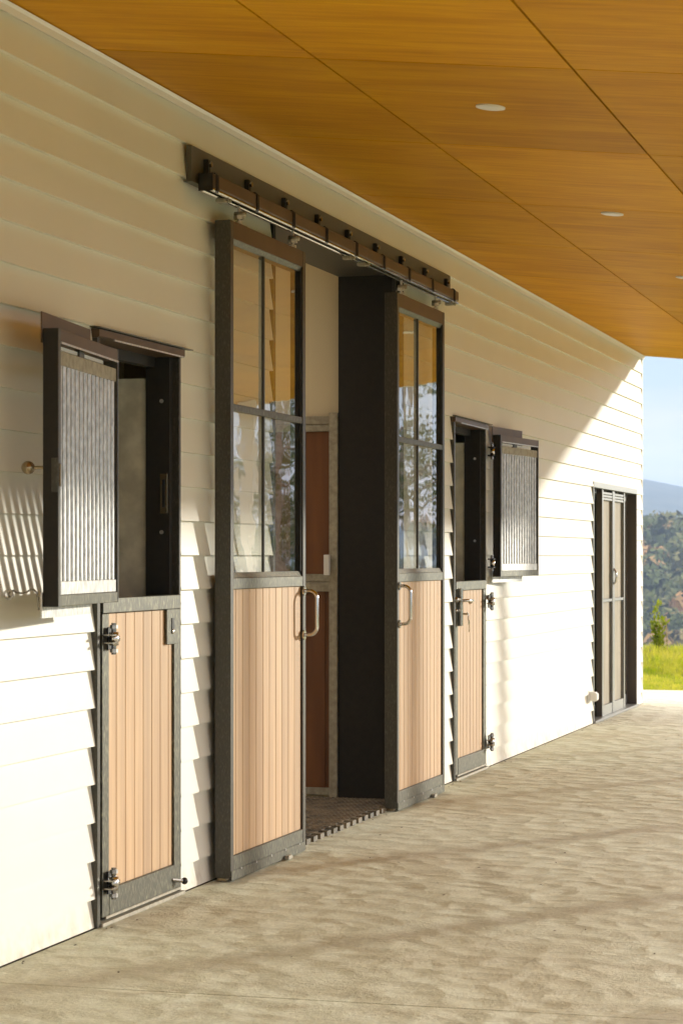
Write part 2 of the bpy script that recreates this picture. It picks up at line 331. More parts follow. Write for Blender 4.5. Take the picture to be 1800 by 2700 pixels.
MB().box(-8, .0115, 22.50, PAVE_Y, -.012, 0, bev=.003).build('paving_slab', 'paving', pv)
# ---------------------------------------------------------------- stable building
OPEN = [(8.30, 9.272, 2.335), (10.58, 12.97, 3.10), (14.335, 15.325, 2.345), (19.60, 22.05, 2.09)]
Y0, Y1 = -5.0, 22.44
bld = thing('stable_building', 'long white weatherboard stable building with dark doorways', 'building', (0, 8, 0))
PITCH, ZB = .1484, .116
def face_x(zk, z): return .012 - .0225 * (z - zk) / .166
def board_piece(mb, ya, yb, zk, za, zb):
    xa, xb = face_x(zk, za), face_x(zk, zb); th = .0185
    mb.prism([(xa, za), (xb, zb), (xb - th, zb), (xa - th, za)], (ya, yb))
for k in range(-1, 22):
    zk = ZB + PITCH * k; z0 = max(0.004, zk); z1 = min(zk + .163, 3.40)
    segs = [(Y0, Y1 - .02, z0)]
    for (a, b, top) in OPEN:
        new = []
        for (p, q, zz) in segs:
            if b <= p or a >= q or top <= zz: new.append((p, q, zz)); continue
            if p < a: new.append((p, a, zz))
            if top < z1 - .012: new.append((a, b, top))
            if b < q: new.append((b, q, zz))
        segs = new
    # join a lintel piece with its left neighbour: one notched board
    i = 0
    while i < len(segs):
        mb = MB(); board_piece(mb, segs[i][0], segs[i][1], zk, segs[i][2], z1); j = i + 1
        while j < len(segs) and abs(segs[j][0] - segs[j - 1][1]) < 1e-6 and z1 - .012 > segs[j][2]:
            board_piece(mb, segs[j][0], segs[j][1], zk, segs[j][2], z1); j += 1
        mb.build('weatherboard', 'white', bld); i = j
# wall core behind the boards
mb = MB(); ycur = Y0
for (a, b, top) in OPEN:
    mb.box(-.09, -.030, ycur, a, 0, 3.5); mb.box(-.09, -.030, a, b, top, 3.5); ycur = b
mb.box(-.09, -.030, ycur, Y1 - .03, 0, 3.5); mb.build('wall_core', 'inner', bld)
box('corner_trim', 'trim', bld, -.09, .006, Y1 - .02, Y1 + .01, 0.0, 3.405)
box('end_wall', 'white', bld, -12, -.092, Y1 - .10, Y1 - .01, 0, 3.5)
box('near_end_wall', 'white', bld, -12, -.092, Y0, Y0 + .08, 0, 3.5)
mb = MB(); mb.box(-12.08, -12, Y0, 10.0, 0, 3.5); mb.box(-12.08, -12, 13.6, Y1 - .01, 0, 3.5); mb.box(-12.08, -12, 10.0, 13.6, 3.1, 3.5); mb.build('back_wall', 'inner', bld)
mb = MB(); mb.box(-12.2, -.012, Y0, 10.6, 3.502, 3.56); mb.box(-12.2, -.012, 12.95, Y1 - .01, 3.502, 3.56); mb.box(-1.2, -.012, 10.6, 12.95, 3.502, 3.56); mb.build('ceiling', 'inner', bld)
MB().box(-12.2, -1.201, 10.601, 12.949, 3.53, 3.536).build('added_skylight', 'glass', bld)  # unseen roof opening, added to brighten the aisle inside
mb = MB(); [mb.prism([(-12.4, 3.565), (-.0, 3.565), (-.0, 3.60), (-6, 5.0), (-12.4, 3.60)], q) for q in ((Y0 - .1, 10.55), (13.0, Y1 + .1))]; mb.box(-1.2, 0, 10.551, 12.999, 3.565, 3.75); mb.build('main_roof', 'gutter', bld)
# cornice bead below the soffit
MB().prism([(.0105, 3.372), (.020, 3.370), (.024, 3.392), (.034, 3.404), (.034, 3.404), (-.02, 3.409)], (Y0, Y1 + .008)).build('cornice_strip', 'trim', bld)
box('near_aisle_wall', 'inner', bld, -12, -.36, 10.42, 10.50, 0, 3.5)
box('far_aisle_wall', 'inner', bld, -12, -.36, 13.075, 13.15, 0, 3.5)
place(bld)

# ---------------------------------------------------------------- verandah roof
RX, SL, ZT = 4.39, .10, 3.412
YR0, YR1 = -6.0, 22.46
roof = thing('verandah_roof', 'sloping verandah roof lined with honey plywood sheets', 'roof', (2, 8, 3.4))
gx = [.004, .915, 1.89, 2.865, 3.84, RX - .03]; gy = [8.27 + 1.855 * k for k in range(-7, 8)] + [YR1 - .03]
gy = [YR0 + .03] + [g for g in gy if YR0 + .2 < g < YR1 - .04] + [YR1 - .035]
for i in range(len(gx) - 1):
    a, b = gx[i] + (0 if i == 0 else .0055), gx[i + 1] - .0055
    for j in range(len(gy) - 1):
        c, d = gy[j] + .0055, gy[j + 1] - .0055
        bm = MB(); z = lambda x: ZT - SL * x
        bm.prism([(a, z(a)), (b, z(b)), (b, z(b) + .012), (a, z(a) + .012)], (c, d)); bm.build('ceiling_sheet', 'ply', roof)
z = lambda x: ZT - SL * x
MB().prism([(-.0, z(0) + .0135), (RX, z(RX) + .0135), (RX, z(RX) + .15), (0, z(0) + .15)], (YR0, YR1 - .03)).build('roof_deck', 'gutter', roof)
MB().prism([(0.008, z(0) - .004), (RX, z(RX) - .004), (RX, z(RX) + .17), (0.008, z(0) + .17)], (YR1 - .03, YR1)).build('barge_board', 'trim', roof)
MB().prism([(RX - .028, z(RX) - .012), (RX + .005, z(RX) - .012), (RX + .005, z(RX) + .17), (RX - .028, z(RX) + .17)], (YR0, YR1 - .032)).build('fascia', 'trim', roof)
MB().prism([(RX + .006, z(RX) + .02), (RX + .11, z(RX) + .02), (RX + .12, z(RX) + .13), (RX + .114, z(RX) + .13), (RX + .10, z(RX) + .03), (RX + .006, z(RX) + .03)], (YR0, YR1)).build('gutter', 'gutter', roof)
place(roof)
dl_names = ['round white recessed ceiling light nearest to the camera, in the second row of plywood', 'round white recessed ceiling light at mid depth, above the right stable door',
            'round white recessed ceiling light cut by the right edge of the photo', 'round white recessed ceiling light farther along, seen only in the door glass']
for i, yy in enumerate((9.11, 12.13, 15.04, 18.06)):
    zz = z(1.4) - .0025
    t = thing('ceiling_light', dl_names[i], 'ceiling light', (1.4, yy, zz), 'recessed lights in the soffit')
    m1 = MB(); m1.tube([(1.4, yy, zz - .004), (1.4, yy, zz + .002)], .060, 32); m1.build('trim_ring', 'trim', t)
    m1 = MB(); m1.tube([(1.4, yy, zz - .0065), (1.4, yy, zz - .0045)], .050, 32); m1.build('diffuser', 'trim', t)
    place(t); t.rotation_euler = (0, math.atan(SL), 0)
for i, yy in enumerate((21.92, 18.86, 15.80, 12.74, 9.68, 6.62, 3.56)):
    words = ['verandah post at the far end of the roof', 'square verandah post second from the far end, casting the band beside the open shutter', 'square verandah post whose shadow falls on the second sliding door',
             'square verandah post whose shadow falls on the near sliding door', 'square verandah post opposite the near stable door', 'square verandah post beside the camera', 'square verandah post behind the camera'][i]
    t = thing('verandah_post', words, 'post', (4.07, yy, 0), 'posts holding up the verandah roof')
    box('shaft', 'trim', t, 4.01, 4.13, yy - .06, yy + .06, .02, 2.995, bev=.004)
    box('base_plate', 'galv', t, 3.98, 4.16, yy - .09, yy + .09, 0.001, .019)
    place(t)

# ---------------------------------------------------------------- hinges and small hardware
def hinge(parent, y, zc, side, x=.0, name='hinge'):
    """strap hinge with barrel; side=+1 the strap runs to +y"""
    t = bpy.data.objects.new(name, None); COL.objects.link(t); t.parent = parent
    s = side
    def b(x0, x1, ya, yb, z0, z1, bev=.001, m='hinge', n='plate'):
        return MB().box(x + x0, x + x1, min(y + s * ya, y + s * yb), max(y + s * ya, y + s * yb), zc + z0, zc + z1, bev=bev).build(n, m, t)
    b(.004, .010, .012, .085, -.045, .045, .002, 'blackbolt', 'strap')
    b(.010, .050, -.045, .02, .012, .019, n='knuckle'); b(.010, .050, -.045, .02, -.019, -.012, n='knuckle')
    MB().tube([(x + .034, y + s * .012, zc - .062), (x + .034, y + s * .012, zc + .062)], .010, 10).build('pin', 'hinge', t, smooth=False)
    MB().tube([(x + .034, y + s * .012, zc - .026), (x + .034, y + s * .012, zc + .026)], .019, 12).build('barrel', 'chrome', t, smooth=True)
    MB().tube([(x + .034, y + s * .012, zc + .040), (x + .034, y + s * .012, zc + .054)], .016, 6).build('nut', 'galv', t)
    MB().tube([(x + .034, y + s * .012, zc - .054), (x + .034, y + s * .012, zc - .040)], .016, 6).build('nut', 'galv', t)
    MB().tube([(x + .010, y + s * .045, zc), (x + .042, y + s * .045, zc)], .013, 8).build('bolt', 'chrome', t, smooth=True)
    return t

# ---------------------------------------------------------------- stable door frames
def stable_frame(a, b, zt, label, strike):
    t = thing('door_frame', label, 'door frame', ((0, a, 0)))
    box('left_jamb', 'steel', t, -.085, .020, a, a + .030, .002, zt - .0375, bev=.002)
    box('jamb_stop', 'black', t, -.085, -.022, a + .0305, a + .070, .002, zt - .08)
    box('right_jamb', 'steel', t, -.085, .010, b - .022, b, .002, zt - .0375, bev=.002)
    MB().prism([(-.085, zt - .037), (.018, zt - .037), (.028, zt - .031), (.028, zt - .004), (-.085, zt + .0)], (a + .001, b - .001)).build('head', 'rail', t)
    box('bead', 'galv', t, .0285, .033, a + .15, b - .02, zt - .039, zt - .033)
    MB().prism([(-.02, zt + .004), (.040, zt - .001), (.042, zt + .003), (-.02, zt + .012)], (a - .01, b + .07)).build('head_flashing', 'flash', t)
    box('reveal', 'black', t, -.128, -.0855, b - .0615, b + .02, .05, zt - .02)
    box('reveal', 'black', t, -.0852, -.020, b - .062, b - .0225, .05, zt - .038)
    box('reveal', 'black', t, -.128, -.0855, a + .03, b - .015, zt - .08, zt + .02)
    box('lining_panel', 'panelgrey', t, -.60, -.1285, b - .050, b + .02, .03, zt - .125)
    box('inner_wall', 'panelgrey', t, -.64, -.605, a - .8, b + .9, .03, 3.2)
    box('threshold', 'galvdull', t, -.08, .030, a + .031, b + .0, .001, .015)
    for zz in (1.45 + .10, 1.45 + .66):
        MB().tube([(-.055, b - .0625, zz), (-.055, b - .067, zz)], .009, 10).build('screw', 'galv', t)
    if strike:
        m1 = MB(); m1.box(-.062, -.028, b - .0665, b - .0628, 1.63, 1.80, bev=.001); m1.build('strike_plate', 'brass', t)
        MB().box(-.051, -.039, b - .069, b - .0668, 1.655, 1.775).build('slot', 'blackbolt', t)
    place(t); return t
stable_frame(8.30, 9.272, 2.335, 'dark steel frame of the near stable doorway, with brass strike plate', True)
stable_frame(14.335, 15.325, 2.345, 'dark steel frame of the stable doorway beyond the sliding doors', False)

def planks(parent, xs, x0, x1, z0, z1, m='plank', gap=.006, name='plank'):
    for a, b in zip(xs[:-1], xs[1:]):
        MB().box(x0, x1, a + gap / 2, b - gap / 2, z0, z1, bev=.0012).build(name, m, parent)

def lower_leaf(a, b, ps, label, hinge_side, latch):
    t = thing('stable_half_door', label, 'half door', (0, a, 0))
    zt = 1.283
    x0, x1 = -.030, .012
    box('stile', 'steelrail', t, x0, x1, a, a + .070, .03, zt - .062, bev=.0015)
    box('stile', 'steelrail', t, x0, x1, b - .070, b, .03, zt - .062, bev=.0015)
    box('top_rail', 'steelrail', t, x0, x1 + .004, a, b + .004, zt - .060, zt, bev=.0025)
    box('bottom_rail', 'steelrail', t, x0, x1 + .002, a + .071, b - .071, .03, .135, bev=.0015)
    planks(t, ps, x0 + .01, x1 - .010, .1355, zt - .062)
    box('backing', 'black', t, x0, x0 + .008, a + .071, b - .071, .136, zt - .063)
    box('weather_strip', 'galvdull', t, x1 + .003, x1 + .009, a + .02, b - .01, .024, .034)
    if latch == 'plate':
        yA, yB = b - .165, b - .07
        MB().box(x1 - .007, x1 + .003, yA, b - .02, 1.075, zt - .0605, bev=.001).build('latch_plate', 'steelrail', t)
        MB().box(x1 + .0035, x1 + .006, b - .112, b - .082, 1.135, 1.185).build('latch_slot', 'blackbolt', t)
        MB().ball((x1 + .006, b - .097, 1.128), .014, .35, 1.0, .7).build('latch_lip', 'chrome', t, smooth=True)
        MB().ball((x1 + .032, b - .03, .062), .015).build('door_stop', 'blackbolt', t, smooth=True)
        MB().tube([(x1, b - .10, .075), (x1 + .03, b - .03, .062)], .008, 8).build('stop_arm', 'hinge', t)
        MB().ball((x1 + .008, a + .095, .125), .011, .5, 1, 1).build('rivet', 'chrome', t, smooth=True)
        MB().tube([(.0, b + .008, 1.245), (.0, b + .016, 1.245)], .013, 12).build('pivot', 'hinge', t)
    else:
        MB().box(x1 + .004, x1 + .034, a + .030, a + .066, .995, 1.238, bev=.003).build('lock_plate', 'chrome', t)
        pts = [(x1 + .03, a + .05, 1.158), (x1 + .058, a + .052, 1.160), (x1 + .070, a + .075, 1.160), (x1 + .072, a + .175, 1.157), (x1 + .062, a + .190, 1.150), (x1 + .045, a + .190, 1.140)]
        MB().tube(pts, .010, 10).build('lever_handle', 'chrome', t, smooth=True)
        MB().tube([(x1 + .004, a - .010, 1.165), (x1 + .004, a - .035, 1.165)], .022, 12).build('rose', 'hinge', t, smooth=True)
        MB().tube([(x1 + .004, a - .010, 1.095), (x1 + .004, a - .03, 1.095)], .014, 12).build('rose', 'hinge', t, smooth=True)
    place(t); return t
PL = [8.441, 8.543, 8.643, 8.742, 8.842, 8.942, 9.040, 9.138, 9.183]
lf = lower_leaf(8.371, 9.252, PL, 'lower half of the near stable door, tan boards with a slotted latch plate', 0, 'plate')
lr = lower_leaf(14.407, 15.302, [14.478, 14.574, 14.670, 14.767, 14.864, 14.962, 15.060, 15.158, 15.231], 'lower half of the far stable door, tan boards with lever handle and keys', 1, 'lever')
def hinge_of(leaf, *a, **k):
    h = hinge(leaf, *a, **k); h.location = Vector((0, 0, 0)) - Vector(leaf.location); return h
hinge_of(lf, 8.385, 1.124, 1, x=.016); hinge_of(lf, 8.385, .165, 1, x=.016)
hinge_of(lr, 15.318, 1.138, 1, x=.016); hinge_of(lr, 15.318, .178, 1, x=.016)
# keys in the lock
k = thing('key_bunch', 'small brass keys hanging from the lock under the lever handle', 'keys', (.05, 14.46, 1.05))
m1 = MB(); m1.tube([(.050, 14.455, 1.073), (.082, 14.457, 1.073)], .006, 8); m1.tube([(.078, 14.470, 1.073), (.079, 14.470, 1.0735)], .017, 14); m1.build('key', 'brass', k)
m1 = MB(); m1.tube([(.080, 14.475 + .012 * math.cos(q), 1.045 + .014 * math.sin(q)) for q in [i * math.pi / 6 for i in range(13)]], .0018, 6); m1.build('key_ring', 'brass', k)
m1 = MB(); m1.tube([(.082, 14.478, 1.018), (.085, 14.478, 1.018)], .016, 14); m1.box(.082, .085, 14.474, 14.482, .955, 1.005); m1.box(.082, .085, 14.482, 14.488, .960, .972); m1.build('key', 'brass', k)
place(k)

# ---------------------------------------------------------------- open grille shutters
def shutter(near, far, z0, z1, label, bars=14):
    """near/far = (x, y) of the camera-side face at its two edges"""
    n, f = Vector((*near, 0)), Vector((*far, 0)); d = (f - n); Wd = d.length; ang = math.atan2(d.x, d.y)
    t = thing('grille_shutter', label, 'shutter', (near[0], near[1], z0))
    T = .056; hh = z1 - z0
    # local frame: +Y along the width from the near edge, +X outwards, face at x=0
    def B(name, m, x0, x1, y0, y1, a, b, bev=.0015): return MB().box(x0, x1, y0, y1, a, b, bev=bev).build(name, m, t)
    B('side_channel', 'black', -T, -.003, 0, .004, 0, hh, 0); B('side_channel', 'steel', -.0028, 0, 0, .030, 0, hh, 0)  # near edge face is black: its shade is put into the colour
    B('side_channel', 'steel', -T, 0, Wd - .014, Wd, 0, hh)
    B('top_rail', 'rail', -T, -.001, .0045, Wd - .0145, hh - .046, hh - .001)
    B('bottom_rail', 'steelrail', -T, -.001, .0045, Wd - .0145, .001, .040)
    B('drip_bead', 'galv', 0, .004, .0305, Wd - .0145, hh - .052, hh - .045, 0)
    g0, g1 = .034, Wd - .016
    B('bottom_plate', 'galv', -.012, -.006, g0, g1, .0405, .088)
    B('top_plate', 'galvdull', -.012, -.006, g0, g1, hh - .125, hh - .075)
    B('slide_bar', 'trim', -.030, -.022, g0, g0 + .36 * Wd, hh - .068, hh - .055, 0); B('slide_bar', 'trim', -.030, -.022, g0 + .42 * Wd, g0 + .78 * Wd, hh - .068, hh - .055, 0)
    B('slide_block', 'steel', -.034, -.014, g0 + .35 * Wd, g0 + .43 * Wd, hh - .074, hh - .048)
    p = (g1 - g0) / bars
    for i in range(bars):
        yc = g0 + p * (i + .45); w = .0165
        MB().prism([(-.0165, yc - w), (-.012, yc - w * .97), (-.0075, yc - w * .6), (-.0065, yc), (-.0075, yc + w * .6), (-.012, yc + w * .97), (-.0165, yc + w)], (.0885, hh - .1255), 'z').build('grille_bar', 'galv', t, smooth=False)
    ext = .76 * Wd
    B('back_flange', 'rail', -T - .006, -T - .001, -.008, ext, hh - .05, hh + .058, 0)
    B('back_flange', 'galv', -T - .006, -T - .001, -.008, ext, -.040, .05, 0)
    t.rotation_euler = (0, 0, -ang)
    return t
sa = shutter((.238, 7.407), (.128, 8.250), 1.271, 2.243, 'near galvanised grille shutter swung open beside the first doorway')
sb = shutter((.092, 15.415), (.190, 16.258), 1.305, 2.279, 'far galvanised grille shutter swung open right of the second doorway')
# latch in the near edge of the near shutter
MB().box(-.026, -.001, -.003, .010, .40, .52, bev=.002).build('latch_case', 'steel', sa)
MB().box(-.0, .006, .008, .016, .42, .50, bev=.001).build('latch_bolt', 'brass', sa)
MB().tube([(-.063, .03, .487), (-.105, .03, .487)], .006, 8).build('knob_stem', 'brass', sa)
MB().ball((-.118, .03, .487), .024).build('knob', 'brass', sa, smooth=True)
# hinges of the far shutter, brackets spanning frame to shutter
for zc in (2.161, 1.398):
    h = bpy.data.objects.new('hinge', None); COL.objects.link(h); h.parent = lr if False else sb
    inv = sb.matrix_basis.inverted() if False else None
    rz = Matrix.Rotation(sb.rotation_euler.z, 4, 'Z'); mw = Matrix.Translation(sb.location) @ rz; h.matrix_basis = mw.inverted()
    for dz in (-.028, .028):
        MB().box(.020, .062, 15.326, 15.395, zc + dz - .005, zc + dz + .005, bev=.001).build('bracket', 'blackbolt', h)
    MB().tube([(.045, 15.362, zc - .055), (.045, 15.362, zc + .055)], .009, 8).build('pin', 'hinge', h)
    MB().tube([(.045, 15.362, zc - .022), (.045, 15.362, zc + .022)], .017, 12).build('barrel', 'chrome', h, smooth=True)
    MB().box(.030, .040, 15.372, 15.412, zc - .05, zc + .05, bev=.002).build('strap', 'blackbolt', h)
# cabin hook holding the near shutter
hk = thing('cabin_hook', 'twisted wire hook and eye holding the near shutter against the wall', 'hook', (.02, 7.40, 1.31))
m1 = MB(); m1.tube([(.158, 7.42, 1.260), (.160, 7.41, 1.30), (.158, 7.40, 1.322), (.150, 7.40, 1.330), (.135, 7.405, 1.332), (.115, 7.415, 1.322), (.09, 7.43, 1.318), (.06, 7.45, 1.320), (.045, 7.46, 1.326), (.033, 7.465, 1.326), (.022, 7.468, 1.316), (.024, 7.468, 1.304), (.036, 7.465, 1.302), (.044, 7.462, 1.312)], .0035, 8); m1.build('hook', 'hinge', hk, smooth=True)
m1 = MB(); m1.tube([(.03 + .016 * math.cos(q), 7.45, 1.313 + .016 * math.sin(q)) for q in [i * math.pi / 7 for i in range(15)]], .004, 8); m1.tube([(.003, 7.45, 1.313), (.014, 7.45, 1.313)], .004, 8); m1.build('eye', 'galv', hk, smooth=True)
place(hk)

# ---------------------------------------------------------------- central portal
pt = thing('doorway_portal', 'black lined portal of the wide central doorway', 'doorway', (-.1, 10.6, 0))
box('far_reveal', 'black', pt, -.352, -.024, 12.950, 12.985, .001, 3.088)
box('near_reveal', 'black', pt, -.352, .012, 10.560, 10.600, .001, 3.088)
box('lintel_lining', 'flash', pt, -.352, .012, 10.56, 12.985, 3.0885, 3.102)
box('edge_angle', 'steel', pt, -.0235, -.004, 12.938, 12.985, .001, 3.087, bev=.001)
box('edge_seal', 'galvdull', pt, -.0038, .003, 12.950, 12.956, .001, 3.0)
box('outer_leg', 'black', pt, -.0035, .034, 12.957, 12.99, .001, 3.087)
place(pt)
# stall front inside, far side of the aisle
sf = thing('stall_front', 'red brown boarded stall front in galvanised frame inside the doorway', 'stall partition', (-.4, 13.0, 0))
box('corner_post', 'galvdull', sf, -.405, -.3545, 12.935, 12.99, .001, 2.29, bev=.002)
for (za, zb, nm) in ((.035, .075, 'bottom_rail'), (1.237, 1.292, 'middle_rail'), (1.296, 1.340, 'middle_rail'), (2.185, 2.225, 'top_rail'), (2.229, 2.275, 'top_rail')):
    box(nm, 'galvdull', sf, -4, -.4055, 13.02, 13.06, za, zb, bev=.001)
for (za, zb, off) in ((.0755, 1.2365, .455), (1.3405, 2.1845, .433)):
    xs = [-.4055]; x = -off
    while x > -4: xs.append(x); x -= .145
    xs.append(-4)
    for a, b in zip(xs[:-1], xs[1:]):
        MB().box(b + .001, a - .001, 13.035, 13.055, za, zb, bev=.002).build('plank', 'redwood', sf)
place(sf)
tag(MB().box(-.428, -.3945, 12.90, 12.932, 1.335, 1.455, bev=.003).build('wall_switch', 'trim'), 'small white plastic box on the galvanised post inside the doorway', 'switch box')

# rubber mats with interlocking edge
mt = thing('rubber_mat', 'dusty black rubber mat with interlocking toothed edge across the doorway', 'mat', (0, 11.7, 0))
pit = .1205; ya, yb = 10.605, 12.948
outl = [(-6, ya), (-6, yb), (-.004, yb)]; yy = yb
pts = []
y = ya
MBm = MB(); MBm.box(-6, .0, ya, yb, .001, .028); MBm.build('mat_sheet', 'rubber', mt)
y = ya + .03
while y + .06 < yb:
    c = y + .03
    MB().prism([(.0005, c - .026), (.020, c - .020), (.026, c - .034), (.050, c - .034), (.050, c + .034), (.026, c + .034), (.020, c + .020), (.0005, c + .026)], (.001, .028), 'z').build('tooth', 'rubber', mt)
    y += pit
rr = random.Random(3); vs = []; fs = []
for i in range(95):
    for j in range(int((yb - ya) / .033)):
        x = -.015 - i * .028 + (j % 2) * .014; y = ya + .02 + j * .033; a = (.5 if (i + j) % 2 else -.5) + rr.uniform(-.1, .1)
        ca, sa_ = math.cos(a), math.sin(a); b0 = len(vs); hl, hw, ht = .0125, .0045, .0035
        for (u, v) in ((-hl, -hw), (hl, -hw), (hl, hw), (-hl, hw)): vs.append((x + u * ca - v * sa_, y + u * sa_ + v * ca, .0282))
        for (u, v) in ((-hl * .7, 0), (hl * .7, 0)): vs.append((x + u * ca - v * sa_, y + u * sa_ + v * ca, .0282 + ht))
        fs += [(b0, b0 + 1, b0 + 5, b0 + 4), (b0 + 2, b0 + 3, b0 + 4, b0 + 5), (b0 + 1, b0 + 2, b0 + 5), (b0 + 3, b0, b0 + 4)]
me = bpy.data.meshes.new('mat_tread'); me.from_pydata(vs, [], fs); me.materials.append(M['rubber'])
o = bpy.data.objects.new('mat_tread', me); COL.objects.link(o); o.parent = mt; tag(o, kind='stuff')
place(mt)
tag(MB().box(-12, 0.010, 10.50, 13.07, -.01, .0).build('aisle_floor', 'galvdull'), kind='structure')

# ---------------------------------------------------------------- sliding doors
def sliding_door(a, b, seams, mull, label, hy, hside):
    t = thing('sliding_door', label, 'sliding door', (.08, a, 0), 'tall glazed sliding doors')
    x0, x1 = .034, .109
    zt = 2.940
    box('stile', 'steel', t, x0, x1, a, a + .042, .018, zt, bev=.002)
    box('stile', 'steel', t, x1 - .036, x1, b - .046, b, .018, zt, bev=.002); box('stile_back', 'steel', t, x0, x1 - .0365, b - .014, b, .018, zt)
    box('top_rail', 'rail', t, x0, x1 - .001, a + .0425, b - .0465, zt - .078, zt - .001, bev=.001)
    MB().prism([(x0 + .01, zt - .100), (x1 - .018, zt - .100), (x1 - .006, zt - .0785), (x0 + .01, zt - .0785)], (a + .0425, b - .0465)).build('glazing_bead', 'steelrail', t)
    box('lock_rail', 'steelrail', t, x0, x1 - .001, a + .0425, b - .0465, 1.300, 1.350, bev=.002)
    MB().prism([(x0 + .01, 1.3505), (x1 - .006, 1.3505), (x1 - .018, 1.374), (x0 + .01, 1.374)], (a + .0425, b - .0465)).build('glazing_bead', 'steelrail', t)
    box('bottom_rail', 'steelrail', t, x0, x1 - .001, a + .0425, b - .0465, .045, .112, bev=.002)
    box('kick_flange', 'steelrail', t, x1 + .0005, x1 + .005, a + .0, b - .02, .006, .050, bev=.0008)
    for q in range(5):
        yy = a + .12 + q * (b - a - .25) / 4; MB().box(x1 + .0055, x1 + .0085, yy, yy + .012, .044, .053).build('rivet', 'galv', t)
    box('transom', 'steelrail', t, x1 - .0205, x1 - .003, a + .0425, b - .0465, 2.096, 2.127, bev=.0015)
    m_ = mull
    box('mullion', 'steel', t, x1 - .0205, x1 - .008, m_ - .008, m_ + .008, 2.1275, zt - .1005, bev=.0015)
    box('mullion', 'steel', t, x1 - .0205, x1 - .008, m_ - .008, m_ + .008, 1.3745, 2.0955, bev=.0015)
    box('inner_channel', 'black', t, x1 - .021, x1 - .008, b - .060, b - .0465, 1.3745, zt - .1005)
    for (ga, gb) in ((a + .0427, m_), (m_ + .0005, b - .0468)):
        for (za, zb) in ((1.3747, 2.111), (2.1115, zt - .1007)):
            MB().box(x1 - .0260, x1 - .0215, ga, gb - .0003, za, zb).build('glass_pane', 'glass', t)
    planks(t, seams, x1 - .024, x1 - .011, .1125, 1.2995)
    box('backing', 'black', t, x0, x1 - .0245, a + .0425, b - .0465, .113, 1.2994)
    # D pull handle
    hx = x1
    hz0, hz1 = 1.062, 1.278
    pts = [(hx, hy, hz1)]
    for q in range(7):
        g = q / 6 * math.pi / 2; pts.append((hx + .030 + .038 * math.sin(g), hy, hz1 - .038 + .038 * math.cos(g)))
    for q in range(7):
        g = q / 6 * math.pi / 2; pts.append((hx + .030 + .038 * math.cos(g), hy, hz0 + .038 - .038 * math.sin(g)))
    pts.append((hx, hy, hz0))
    MB().tube(pts, .0095, 12).build('pull_handle', 'chrome', t, smooth=True)
    for zz in (hz0, hz1): MB().tube([(hx + .0005, hy, zz), (hx + .008, hy, zz)], .024, 16).build('handle_rose', 'chrome', t)
    # floor guide
    MB().box(x0 + .012, x0 + .050, a + .004, a + .05, .003, .017).build('guide_block', 'brass', t)
    MB().box(x1 + .006, x1 + .03, (a + b) / 2 + .2, (a + b) / 2 + .26, .003, .022, bev=.002).build('guide_foot', 'galvdull', t)
    # hangers
    for hyy in (a + .20, b - .12):
        g = bpy.data.objects.new('hanger', None); COL.objects.link(g); g.parent = t
        MB().tube([(.080, hyy, zt), (.080, hyy, 3.030)], .007, 8).build('rod', 'galv', g)
        MB().tube([(.080, hyy, zt + .030), (.080, hyy, zt + .046)], .024, 6).build('nut', 'galv', g)
        MB().tube([(.080, hyy, zt + .004), (.080, hyy, zt + .020)], .018, 6).build('nut', 'galv', g)
        MB().tube([(.060, hyy, 2.992), (.112, hyy, 2.992)], .013, 12).build('bolt', 'galvdull', g, smooth=True)
        MB().box(.058, .102, hyy - .07, hyy + .06, zt - .001, zt + .003).build('bracket', 'steelrail', g)
    place(t)
    for c in t.children:
        if c.type == 'EMPTY': pass
    return t
s1 = [9.683, 9.741, 9.839, 9.937, 10.035, 10.134, 10.233, 10.332, 10.431, 10.530, 10.629, 10.733]
s2 = [12.5975, 12.658, 12.745, 12.836, 12.927, 13.018, 13.109, 13.200, 13.290, 13.381, 13.472, 13.563, 13.6525]
sliding_door(9.640, 10.780, s1, 10.150, 'nearer tall sliding door with four panes over tan boards, left of the doorway', 10.742, 1)
sliding_door(12.555, 13.700, s2, 13.075, 'farther tall sliding door with four panes over tan boards, right of the doorway', 12.590, -1)

# overhead track
tr = thing('door_track', 'steel box track, brown ceiling reflection in its colour, with clamps above the sliding doors', 'door track', (.08, 11.7, 3.03))
ta, tb = 9.385, 14.05
MB().prism([(.050, 3.050), (.054, 3.046), (.111, 3.046), (.115, 3.050), (.115, 3.101), (.111, 3.106), (.054, 3.106), (.050, 3.101)], (ta, tb)).build('box_rail', 'rail', tr)
MB().tube([(.106, ta, 3.0365), (.106, tb, 3.0365)], .0085, 10).build('rail_lip', 'chrome', tr, smooth=True); MB().tube([(.060, ta, 3.0365), (.060, tb, 3.0365)], .0085, 10).build('rail_lip', 'chrome', tr, smooth=True)
MB().box(.0705, .0935, ta, tb, 3.0415, 3.0450).build('rail_slot', 'black', tr)
MB().box(.050, .1155, ta - .004, ta - .0005, 3.030, 3.107).build('end_cap', 'black', tr)
bp = MB().prism([(.0475, 3.0), (.0475, 3.225), (.026, 3.225), (.026, 3.062), (.012, 3.062), (.012, 3.058), (.044, 3.058)], (9.33, 14.16)); bp.bm.free()
MB().box(.012, .036, 9.33, 14.16, 3.066, 3.222, bev=.001).build('backing_plate', 'flash', tr)
MB().box(.010, .049, 9.30, 14.17, 3.060, 3.0655).build('plate_ledge', 'flash', tr)
